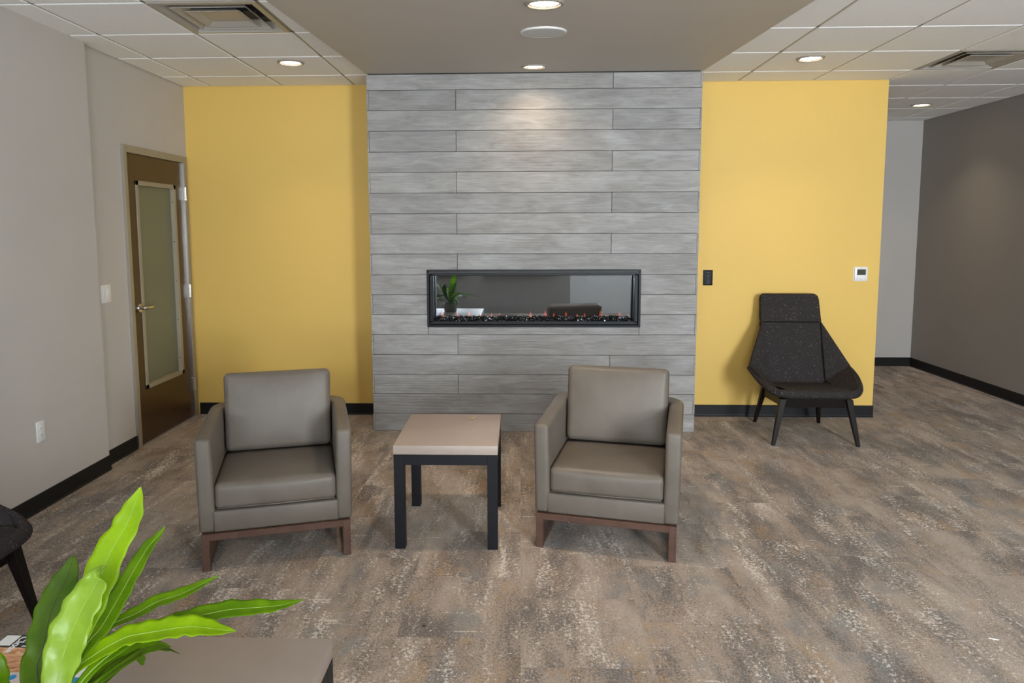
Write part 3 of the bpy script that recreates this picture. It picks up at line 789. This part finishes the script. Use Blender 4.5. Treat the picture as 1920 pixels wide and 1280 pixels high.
prop(a1, 'taupe leather armchair on walnut legs, standing in front of the yellow wall', 'armchair', 'taupe leather armchairs')
a2 = copy_tree(a1)
a2.location = (0.421, 3.440, 0); a2.rotation_euler.z = R(-13.4)
prop(a2, 'taupe leather armchair on walnut legs, standing in front of the concrete planks', 'armchair', 'taupe leather armchairs')

# ------------------------------------------------------------------ tables
def make_table(name, x0, x1, y0, y1, z, th, lw, ap):
    cx, cy = (x0 + x1) / 2, (y0 + y1) / 2
    t = empty(name, (cx, cy, 0)); a, b = (x1 - x0) / 2, (y1 - y0) / 2
    obj('tabletop', B(-a, a, -b, b, z - th, z, 0.002, 2), M['concrete_top'], t, auto=40)
    i = 0.001
    for sx in (-1, 1):
        for sy in (-1, 1):
            xa, xb = sorted((sx * (a - i), sx * (a - i - lw))); ya, yb = sorted((sy * (b - i), sy * (b - i - lw)))
            obj('leg', B(xa, xb, ya, yb, 0, z - th - 0.002, 0.001, 1), M['black_metal'], t)
    for sy in (-1, 1):
        ya, yb = sorted((sy * (b - i), sy * (b - i - lw)))
        obj('apron', B(-a + i + lw, a - i - lw, ya, yb, z - th - 0.002 - ap, z - th - 0.002, 0.001, 1), M['black_metal'], t)
    for sx in (-1, 1):
        xa, xb = sorted((sx * (a - i), sx * (a - i - lw)))
        obj('apron', B(xa, xb, -b + i + lw, b - i - lw, z - th - 0.002 - ap, z - th - 0.002, 0.001, 1), M['black_metal'], t)
    return t
prop(make_table('side_table', -0.6435, -0.1155, 3.47, 4.085, 0.5435, 0.047, 0.052, 0.052), 'square side table with taupe concrete top and black legs between the armchairs', 'table')
ct = make_table('coffee_table', -1.500, -0.545, 0.95, 1.932, 0.450, 0.055, 0.055, 0.05)
prop(ct, 'low table with taupe concrete top under the fern', 'table')
# curled dry leaf on the side table
bm = bmesh.new(); pts = [(-0.020, 0.004, 0.004), (-0.010, 0.0, 0.005), (0.002, 0.0, 0.0055), (0.012, 0.006, 0.009), (0.022, 0.018, 0.018)]
L_ = []
for k, p in enumerate(pts):
    w = (0.003, 0.006, 0.006, 0.0045, 0.001)[k]
    L_.append([bm.verts.new((p[0], p[1] - w, p[2])), bm.verts.new((p[0], p[1], p[2] - 0.004 * (w / .006))), bm.verts.new((p[0], p[1] + w, p[2]))])
for a, b in zip(L_[:-1], L_[1:]):
    for i in range(2): bm.faces.new((a[i], a[i + 1], b[i + 1], b[i]))
o = obj('dried_leaf', bm, M['gold_leaf'], smooth=True); o.location = (-0.276, 3.975, 0.5435)
sm_ = o.modifiers.new('thick', 'SOLIDIFY'); sm_.thickness = 0.0008
prop(o, 'small curled golden dry leaf lying on the side table', 'leaf')
bm = bmesh.new(); prism(bm, [(-0.018, 0.004), (-0.012, 0.008), (0.004, 0.002), (0.018, -0.006), (0.012, -0.008), (-0.006, -0.002)], 0, 0.002)
o = obj('paper_scrap', bm, M['paper']); o.location = (1.879, 2.731, 0.0005); prop(o, 'tiny white paper scrap lying on the carpet', 'paper scrap')
bm = bmesh.new(); prism(bm, [(-0.007, 0.0), (-0.002, 0.005), (0.006, 0.002), (0.005, -0.004), (-0.003, -0.005)], 0, 0.004)
o = obj('lint_speck', bm, M['dark_slot']); o.location = (-0.398, 2.764, 0.0005); prop(o, 'tiny dark speck on the carpet in front of the side table', 'lint')

# ------------------------------------------------------------------ lounge chairs (u lateral, v depth, z up)
def make_lounge():
    t = empty('lounge_chair')
    fab, esp = M['fabric'], M['espresso']
    def sheet(name, verts, faces, th, mat=fab, bev=0.010, parent=t):
        bm = bmesh.new(); vs_ = [bm.verts.new(v) for v in verts]
        for f in faces: bm.faces.new([vs_[i] for i in f])
        bmesh.ops.recalc_face_normals(bm, faces=bm.faces)
        me = bpy.data.meshes.new(name); bm.to_mesh(me); bm.free(); me.materials.append(mat)
        for p in me.polygons: p.use_smooth = True
        o = bpy.data.objects.new(name, me); col.objects.link(o); o.parent = parent
        s = o.modifiers.new('solid', 'SOLIDIFY'); s.thickness = th; s.offset = -1.0; s.use_even_offset = True
        b = o.modifiers.new('bevel', 'BEVEL'); b.width = bev; b.segments = 3; b.limit_method = 'ANGLE'; b.angle_limit = R(28); b.harden_normals = False
        o.modifiers.new('wn', 'WEIGHTED_NORMAL')
        return o
    # backrest: front surface from seat back corner to the neck line
    def slab(name, rows, th, bulge=0.0, r=0.02):
        """rows: (half width, v, z) from bottom to top; front surface, soft edges"""
        bm = bmesh.new(); n = 12; F, Bk = [], []
        for (hw, v, z) in rows:
            F.append([bm.verts.new((hw * (2 * i / n - 1), v - bulge * (1 - (2 * i / n - 1) ** 2), z)) for i in range(n + 1)])
            Bk.append([bm.verts.new((hw * (2 * i / n - 1), v + th, z)) for i in range(n + 1)])
        m_ = len(rows)
        for j in range(m_ - 1):
            for i in range(n):
                bm.faces.new((F[j][i], F[j][i + 1], F[j + 1][i + 1], F[j + 1][i])); bm.faces.new((Bk[j][i + 1], Bk[j][i], Bk[j + 1][i], Bk[j + 1][i + 1]))
            bm.faces.new((F[j][0], F[j + 1][0], Bk[j + 1][0], Bk[j][0])); bm.faces.new((F[j][n], Bk[j][n], Bk[j + 1][n], F[j + 1][n]))
        for i in range(n):
            bm.faces.new((F[0][i + 1], F[0][i], Bk[0][i], Bk[0][i + 1])); bm.faces.new((F[-1][i], F[-1][i + 1], Bk[-1][i + 1], Bk[-1][i]))
        bmesh.ops.recalc_face_normals(bm, faces=bm.faces)
        es = [e for e in bm.edges if e.calc_face_angle(0) > R(40)]
        bmesh.ops.bevel(bm, geom=es, offset=r, segments=3, affect='EDGES', profile=0.5)
        return obj(name, bm, fab, t, auto=50)
    slab('backrest', [(0.243, 0.462, 0.370), (0.245, 0.53, 0.53), (0.247, 0.59, 0.70), (0.247, 0.640, 0.853)], 0.055, 0.006, 0.012)
    slab('headrest', [(0.247, 0.640, 0.856), (0.244, 0.655, 0.885), (0.240, 0.678, 0.97), (0.238, 0.697, 1.035), (0.231, 0.705, 1.062), (0.213, 0.712, 1.080)], 0.055, 0.012, 0.012)
    # wings: two facets each, folded along the line from seat-back corner to the wing corner
    for s in (-1, 1):
        V = [(s * 0.240, 0.655, 0.862), (s * 0.236, 0.462, 0.385), (s * 0.405, 0.415, 0.520), (s * 0.355, 0.120, 0.425), (s * 0.262, 0.015, 0.372), (s * 0.375, 0.25, 0.480), (s * 0.232, 0.20, 0.372)]
        # upper facet, lower facet
        o = sheet('wing', V, [(0, 1, 2), (1, 6, 4, 3, 5, 2)] if s > 0 else [(0, 2, 1), (1, 2, 5, 3, 4, 6)], 0.030)
    # seat with thick rounded front
    bm = bmesh.new(); prof = [(-0.018, 0.385), (-0.024, 0.398), (-0.020, 0.415), (-0.005, 0.428), (0.03, 0.430), (0.12, 0.424), (0.28, 0.406), (0.47, 0.384), (0.47, 0.335), (0.30, 0.335), (0.10, 0.345), (0.0, 0.358)]
    wd = [0.225, 0.225, 0.225, 0.225, 0.245, 0.255, 0.250, 0.238, 0.234, 0.245, 0.245, 0.225]
    n = 10; rows = []
    for (v, z), w in zip(prof, wd):
        rows.append([bm.verts.new((w * (2 * i / n - 1), v + 0.012 * (2 * i / n - 1) ** 4 * (1 if v < 0.05 else 0), z)) for i in range(n + 1)])
    k = len(rows)
    for j in range(k):
        for i in range(n): bm.faces.new((rows[j][i], rows[j][i + 1], rows[(j + 1) % k][i + 1], rows[(j + 1) % k][i]))
    bm.faces.new([r_[0] for r_ in rows]); bm.faces.new([r_[-1] for r_ in rows][::-1])
    obj('seat', bm, fab, t, auto=50)
    # padded rim: wing corner - front corner - seat front - front corner - wing corner
    half = [(0.402, 0.410, 0.512), (0.388, 0.27, 0.476), (0.352, 0.13, 0.432), (0.312, 0.055, 0.408), (0.262, 0.006, 0.399), (0.18, -0.012, 0.398)]
    rad = [0.010, 0.015, 0.022, 0.028, 0.031, 0.032]
    P_ = [(-x, y, z, r) for (x, y, z), r in zip(half, rad)] + [(0, -0.016, 0.398, 0.032)] + [(x, y, z, r) for (x, y, z), r in reversed(list(zip(half, rad)))]
    P_ = catmull(P_, 5)
    obj('padded_rim', tube(bmesh.new(), [p[:3] for p in P_], [p[3] for p in P_], 14), fab, t, smooth=True)
    # wooden frame
    obj('apron', hexa(bmesh.new(), [(-0.235, 0.055, 0.283), (0.235, 0.055, 0.283), (0.235, 0.080, 0.283), (-0.235, 0.080, 0.283)], [(-0.235, 0.045, 0.352), (0.235, 0.045, 0.352), (0.235, 0.080, 0.352), (-0.235, 0.080, 0.352)], 0.002), esp, t)
    obj('apron', hexa(bmesh.new(), [(-0.20, 0.56, 0.24), (0.20, 0.56, 0.24), (0.20, 0.585, 0.24), (-0.20, 0.585, 0.24)], [(-0.20, 0.55, 0.33), (0.20, 0.55, 0.33), (0.20, 0.58, 0.33), (-0.20, 0.58, 0.33)], 0.002), esp, t)
    for s in (-1, 1):
        obj('side_rail', hexa(bmesh.new(), [(s * 0.240, 0.05, 0.285), (s * 0.215, 0.05, 0.285), (s * 0.200, 0.58, 0.245), (s * 0.225, 0.58, 0.245)], [(s * 0.235, 0.05, 0.350), (s * 0.210, 0.05, 0.350), (s * 0.200, 0.58, 0.332), (s * 0.225, 0.58, 0.332)], 0.002), esp, t)
        def leg(fu, fv, tu, tv, tz, w0, w1):
            bot = [(s * (fu - w0), fv - w0, 0), (s * (fu + w0), fv - w0, 0), (s * (fu + w0), fv + w0, 0), (s * (fu - w0), fv + w0, 0)]
            top = [(s * (tu - w1), tv - w1 * 1.1, tz), (s * (tu + w1), tv - w1 * 1.1, tz), (s * (tu + w1), tv + w1 * 1.1, tz), (s * (tu - w1), tv + w1 * 1.1, tz)]
            obj('leg', hexa(bmesh.new(), bot, top, 0.003), esp, t)
        leg(0.310, 0.012, 0.240, 0.050, 0.352, 0.013, 0.024)
        leg(0.262, 0.665, 0.212, 0.580, 0.332, 0.012, 0.022)
    return t
l1 = make_lounge()
l1.location = (2.208, 5.245, 0); l1.rotation_euler.z = R(-2.2)
prop(l1, 'charcoal flecked lounge chair with winged sides, against the yellow wall', 'chair', 'charcoal lounge chairs')
l2 = copy_tree(l1)
l2.location = (-2.03, 2.475, 0); l2.rotation_euler.z = R(90)
prop(l2, 'charcoal flecked chair cut off at the picture edge, beside the fern', 'chair', 'charcoal lounge chairs')

# ------------------------------------------------------------------ magazines on the low table
def magazine(name, x0, x1, y0, y1, z, th, label, bands):
    t = prop(empty(name, (x0, y0, z)), label, 'magazine')
    w, d = x1 - x0, y1 - y0
    obj('pages', B(0, w, 0, d, 0, th, 0.0008, 1), M['paper'], t)
    for nme, a, b, c, e, mt in bands:
        obj(nme, B(a * w, b * w, c * d, e * d, th, th + 0.0006), mt, t)
    return t
def m_fur():
    mt, nt, b = nm('cover_picture')
    f = noise(nt, coords(nt, (30, 70, 1)), 1.0, 4, 0.6, 1.0)
    r = ramp(nt, f, [(0.28, (0.22, 0.07, 0.03)), (0.42, (0.55, 0.24, 0.10)), (0.6, (0.72, 0.42, 0.22)), (0.75, (0.8, 0.68, 0.52))])
    nt.links.new(r.outputs[0], b.inputs['Base Color']); b.inputs['Roughness'].default_value = 0.3
    return mt
ink_black = simple('ink_black', (0.012, 0.012, 0.014), 0.3); ink_blue = simple('ink_blue', (0.01, 0.27, 0.60), 0.3); ink_pale = simple('ink_pale', (0.66, 0.56, 0.52), 0.35)
mag = magazine('magazine', -1.497, -1.30, 1.645, 1.917, 0.4505, 0.006, 'magazine with black banner, white address label and orange picture on the low table', [
    ('banner', 0, 1, 0.765, 1, ink_black), ('picture', 0, 1, 0.36, 0.765, m_fur()), ('lower_panel', 0, 1, 0, 0.36, ink_pale)])
obj('address_label', B(0.004, 0.046, 0.217, 0.266, 0.0066, 0.0071), M['paper'], mag)
bm = bmesh.new(); lathe(bm, [(0.011, 0.0066), (0.011, 0.0072), (0.0005, 0.0072)], 20, Matrix.Translation((0.155, 0.075, 0)))
obj('dot', bm, ink_blue, mag)
def lettering(text, loc, size, rz, parent, mat):
    cu = bpy.data.curves.new('lettering', 'FONT'); cu.body = text; cu.size = size; cu.extrude = 0.0002; cu.offset = size * 0.018
    cu.materials.append(mat)
    tmp = bpy.data.objects.new('lettering_source', cu); me = bpy.data.meshes.new_from_object(tmp); bpy.data.objects.remove(tmp); bpy.data.curves.remove(cu)
    o = bpy.data.objects.new('lettering', me); col.objects.link(o); o.parent = parent
    o.location = loc; o.rotation_euler.z = rz
    return o
lettering('Close', (0.052, 0.262, 0.0069), 0.034, R(-90), mag, M['paper'])
lettering("I'M", (0.083, 0.252, 0.0069), 0.034, R(-90), mag, M['paper'])
magazine('magazine', -1.290, -1.135, 1.67, 1.896, 0.4505, 0.005, 'blue and white striped magazine mostly hidden by the fern', [
    ('stripe', 0, 1, 0.80, 0.965, ink_blue), ('stripe', 0, 1, 0.46, 0.70, ink_blue), ('stripe', 0, 1, 0.0, 0.25, ink_blue)])

# ------------------------------------------------------------------ fern
PB = Vector((-1.0, 1.36, 0.4505))
fern = prop(empty('potted_fern', PB), 'bright green broad-leaved fern spilling over the low table', 'plant')
bm = bmesh.new(); lathe(bm, [(0.0008, 0), (0.075, 0), (0.085, 0.004), (0.105, 0.105), (0.108, 0.112), (0.101, 0.113), (0.097, 0.095)], 40)
obj('pot', bm, M['pot'], fern, auto=50)
bm = bmesh.new(); lathe(bm, [(0.098, 0.095), (0.05, 0.1), (0.0008, 0.103)], 24); obj('soil', bm, M['soil'], fern, smooth=True)
LEAVES = {
    'A': ('leaf_bright', 'rib_pale', 0.10, [(-1.0, 1.38, 0.575, 0.01), (-0.998, 1.43, 0.693, 0.023), (-0.978, 1.473, 0.759, 0.029), (-0.964, 1.51, 0.821, 0.032), (-0.952, 1.546, 0.883, 0.033), (-0.929, 1.577, 0.935, 0.029), (-0.917, 1.6, 0.979, 0.02), (-0.91, 1.62, 1.018, 0.001)]),
    'B': ('leaf_glossy', 'rib_pale', 0.18, [(-1.000, 1.370, 0.575, 0.010), (-0.996, 1.410, 0.675, 0.028), (-0.984, 1.425, 0.736, 0.038), (-0.966, 1.440, 0.789, 0.039), (-0.944, 1.455, 0.836, 0.035), (-0.927, 1.465, 0.871, 0.024), (-0.919, 1.460, 0.892, 0.010)]),
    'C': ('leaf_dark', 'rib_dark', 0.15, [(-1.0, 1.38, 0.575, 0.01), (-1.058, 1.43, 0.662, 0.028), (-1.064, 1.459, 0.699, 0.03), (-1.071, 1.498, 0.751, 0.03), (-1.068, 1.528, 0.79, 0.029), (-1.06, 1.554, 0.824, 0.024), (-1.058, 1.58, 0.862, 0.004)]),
    'D': ('leaf_mid', 'rib_pale', 0.2, [(-1.0, 1.38, 0.575, 0.01), (-0.985, 1.43, 0.674, 0.014), (-0.968, 1.475, 0.713, 0.019), (-0.953, 1.5, 0.732, 0.021), (-0.938, 1.542, 0.774, 0.021), (-0.923, 1.58, 0.816, 0.018), (-0.904, 1.622, 0.863, 0.014), (-0.887, 1.644, 0.885, 0.008), (-0.876, 1.66, 0.903, 0.001)]),
    'E': ('leaf_mid', 'rib_pale', 0.2, [(-1.0, 1.38, 0.575, 0.01), (-0.973, 1.43, 0.682, 0.008), (-0.967, 1.481, 0.713, 0.01), (-0.947, 1.519, 0.725, 0.012), (-0.912, 1.565, 0.727, 0.015), (-0.879, 1.608, 0.735, 0.017), (-0.846, 1.643, 0.733, 0.016), (-0.811, 1.681, 0.738, 0.011), (-0.773, 1.72, 0.747, 0.001)]),
    'F': ('leaf_mid', 'rib_pale', 0.15, [(-1.0, 1.38, 0.575, 0.01), (-0.951, 1.43, 0.658, 0.011), (-0.897, 1.486, 0.698, 0.013), (-0.835, 1.534, 0.719, 0.016), (-0.789, 1.564, 0.718, 0.02), (-0.751, 1.587, 0.717, 0.023), (-0.702, 1.617, 0.713, 0.023), (-0.64, 1.652, 0.7, 0.02), (-0.599, 1.674, 0.694, 0.013), (-0.55, 1.7, 0.695, 0.001)]),
    'G': ('leaf_bright', 'rib_pale', 0.2, [(-1.0, 1.38, 0.575, 0.01), (-0.999, 1.43, 0.65, 0.015), (-0.942, 1.459, 0.695, 0.021), (-0.89, 1.481, 0.719, 0.025), (-0.861, 1.492, 0.722, 0.026), (-0.821, 1.507, 0.722, 0.027), (-0.779, 1.522, 0.722, 0.027), (-0.745, 1.533, 0.717, 0.025), (-0.707, 1.547, 0.703, 0.016), (-0.668, 1.56, 0.692, 0.001)]),
    'H': ('leaf_mid', 'rib_dark', 0.2, [(-1.0, 1.38, 0.575, 0.01), (-0.977, 1.43, 0.62, 0.014), (-0.957, 1.475, 0.626, 0.018), (-0.94, 1.514, 0.638, 0.02), (-0.912, 1.556, 0.638, 0.02), (-0.879, 1.597, 0.63, 0.013), (-0.858, 1.62, 0.612, 0.001)]),
    'I': ('leaf_mid', 'rib_dark', 0.2, [(-1.0, 1.38, 0.575, 0.008), (-0.93, 1.43, 0.64, 0.007), (-0.899, 1.548, 0.636, 0.01), (-0.893, 1.605, 0.615, 0.012), (-0.884, 1.653, 0.584, 0.009), (-0.877, 1.7, 0.543, 0.001)]),
    'K': ('leaf_mid', 'rib_pale', 0.3, [(-1.0, 1.38, 0.575, 0.008), (-0.93, 1.43, 0.63, 0.007), (-0.937, 1.559, 0.612, 0.011), (-0.942, 1.619, 0.585, 0.014), (-0.956, 1.66, 0.537, 0.004)]),
    'J': ('leaf_mid', 'rib_pale', 0.2, [(-1.01, 1.36, 0.575, 0.01), (-1.138, 1.43, 0.617, 0.016), (-1.149, 1.434, 0.662, 0.018), (-1.161, 1.436, 0.697, 0.016), (-1.179, 1.44, 0.74, 0.005)]),
    # fronds on the side of the plant away from the fireplace, outside the picture
    'P': ('leaf_mid', 'rib_pale', 0.2, [(-1.0, 1.35, 0.575, 0.01), (-0.90, 1.28, 0.64, 0.02), (-0.86, 1.18, 0.66, 0.026), (-0.83, 1.08, 0.64, 0.02), (-0.81, 1.0, 0.60, 0.001)]),
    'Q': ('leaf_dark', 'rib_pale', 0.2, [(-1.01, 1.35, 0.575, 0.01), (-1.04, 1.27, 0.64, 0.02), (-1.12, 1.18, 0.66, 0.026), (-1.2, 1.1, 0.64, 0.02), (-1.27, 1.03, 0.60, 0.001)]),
    'S': ('leaf_mid', 'rib_pale', 0.2, [(-1.0, 1.35, 0.575, 0.01), (-0.96, 1.25, 0.65, 0.02), (-0.97, 1.15, 0.68, 0.026), (-0.98, 1.05, 0.67, 0.02), (-0.99, 0.95, 0.63, 0.001)]),
    'U': ('leaf_mid', 'rib_pale', 0.2, [(-1.02, 1.355, 0.575, 0.01), (-1.07, 1.34, 0.60, 0.018), (-1.18, 1.33, 0.61, 0.024), (-1.30, 1.32, 0.59, 0.018), (-1.40, 1.31, 0.54, 0.001)]),
    'V': ('leaf_bright', 'rib_pale', 0.2, [(-1.02, 1.355, 0.575, 0.01), (-1.10, 1.31, 0.70, 0.022), (-1.19, 1.27, 0.82, 0.03), (-1.27, 1.23, 0.91, 0.022), (-1.33, 1.2, 0.97, 0.001)]),
    'W': ('leaf_mid', 'rib_pale', 0.2, [(-1.02, 1.35, 0.575, 0.01), (-1.12, 1.24, 0.70, 0.022), (-1.21, 1.14, 0.80, 0.03), (-1.30, 1.05, 0.86, 0.022), (-1.38, 0.97, 0.88, 0.001)]),
    'X': ('leaf_mid', 'rib_pale', 0.2, [(-1.0, 1.35, 0.575, 0.01), (-1.04, 1.24, 0.68, 0.022), (-1.09, 1.12, 0.76, 0.03), (-1.15, 1.01, 0.80, 0.022), (-1.2, 0.92, 0.80, 0.001)]),
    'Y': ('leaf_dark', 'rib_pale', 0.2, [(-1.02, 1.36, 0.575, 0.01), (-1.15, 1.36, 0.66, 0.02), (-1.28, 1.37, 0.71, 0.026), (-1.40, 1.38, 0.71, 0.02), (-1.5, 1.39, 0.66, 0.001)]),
}
EYE = Vector((0, 0, 1.63))
for key, (lm, rm, cup, pts) in LEAVES.items():
    sp_ = catmull(pts, 6); rng = random.Random(ord(key)); ph = rng.uniform(0, 6)
    C_ = [Vector(p[:3]) - PB for p in sp_]; HW = [max(0.0006, p[3]) for p in sp_]
    bm = bmesh.new(); rows = []; cols_ = 8; ribp = []
    for i, c in enumerate(C_):
        tt = (C_[min(i + 1, len(C_) - 1)] - C_[max(i - 1, 0)]).normalized()
        nn = ((EYE - PB - c).normalized() * 0.55 + Vector((0, 0.1, 0.75))).normalized()
        side = tt.cross(nn).normalized(); up = side.cross(tt).normalized()
        w = HW[i] * 1.12; row = []
        for j in range(cols_ + 1):
            s = 2 * j / cols_ - 1
            wav = 0.05 * w * math.sin(i * 0.95 + ph + (1.3 if s > 0 else 0)) * abs(s) ** 2
            wl = w * (1 + 0.06 * math.sin(i * 1.3 + ph * 2 + (2 if s > 0 else 0)) * abs(s))
            row.append(bm.verts.new(c + side * (s * wl) + up * (cup * w * abs(s) ** 1.5 + wav * 1.6)))
        rows.append(row); ribp.append(c + up * 0.0006)
    for a, b in zip(rows[:-1], rows[1:]):
        for j in range(cols_): bm.faces.new((a[j], a[j + 1], b[j + 1], b[j]))
    lf = obj('leaf', bm, M[lm], fern, smooth=True)
    so = lf.modifiers.new('thick', 'SOLIDIFY'); so.thickness = 0.0007; so.offset = 0
    obj('midrib', tube(bmesh.new(), ribp, [0.0012 * (1 - 0.8 * i / len(ribp)) for i in range(len(ribp))], 6), M[rm], lf, smooth=True)
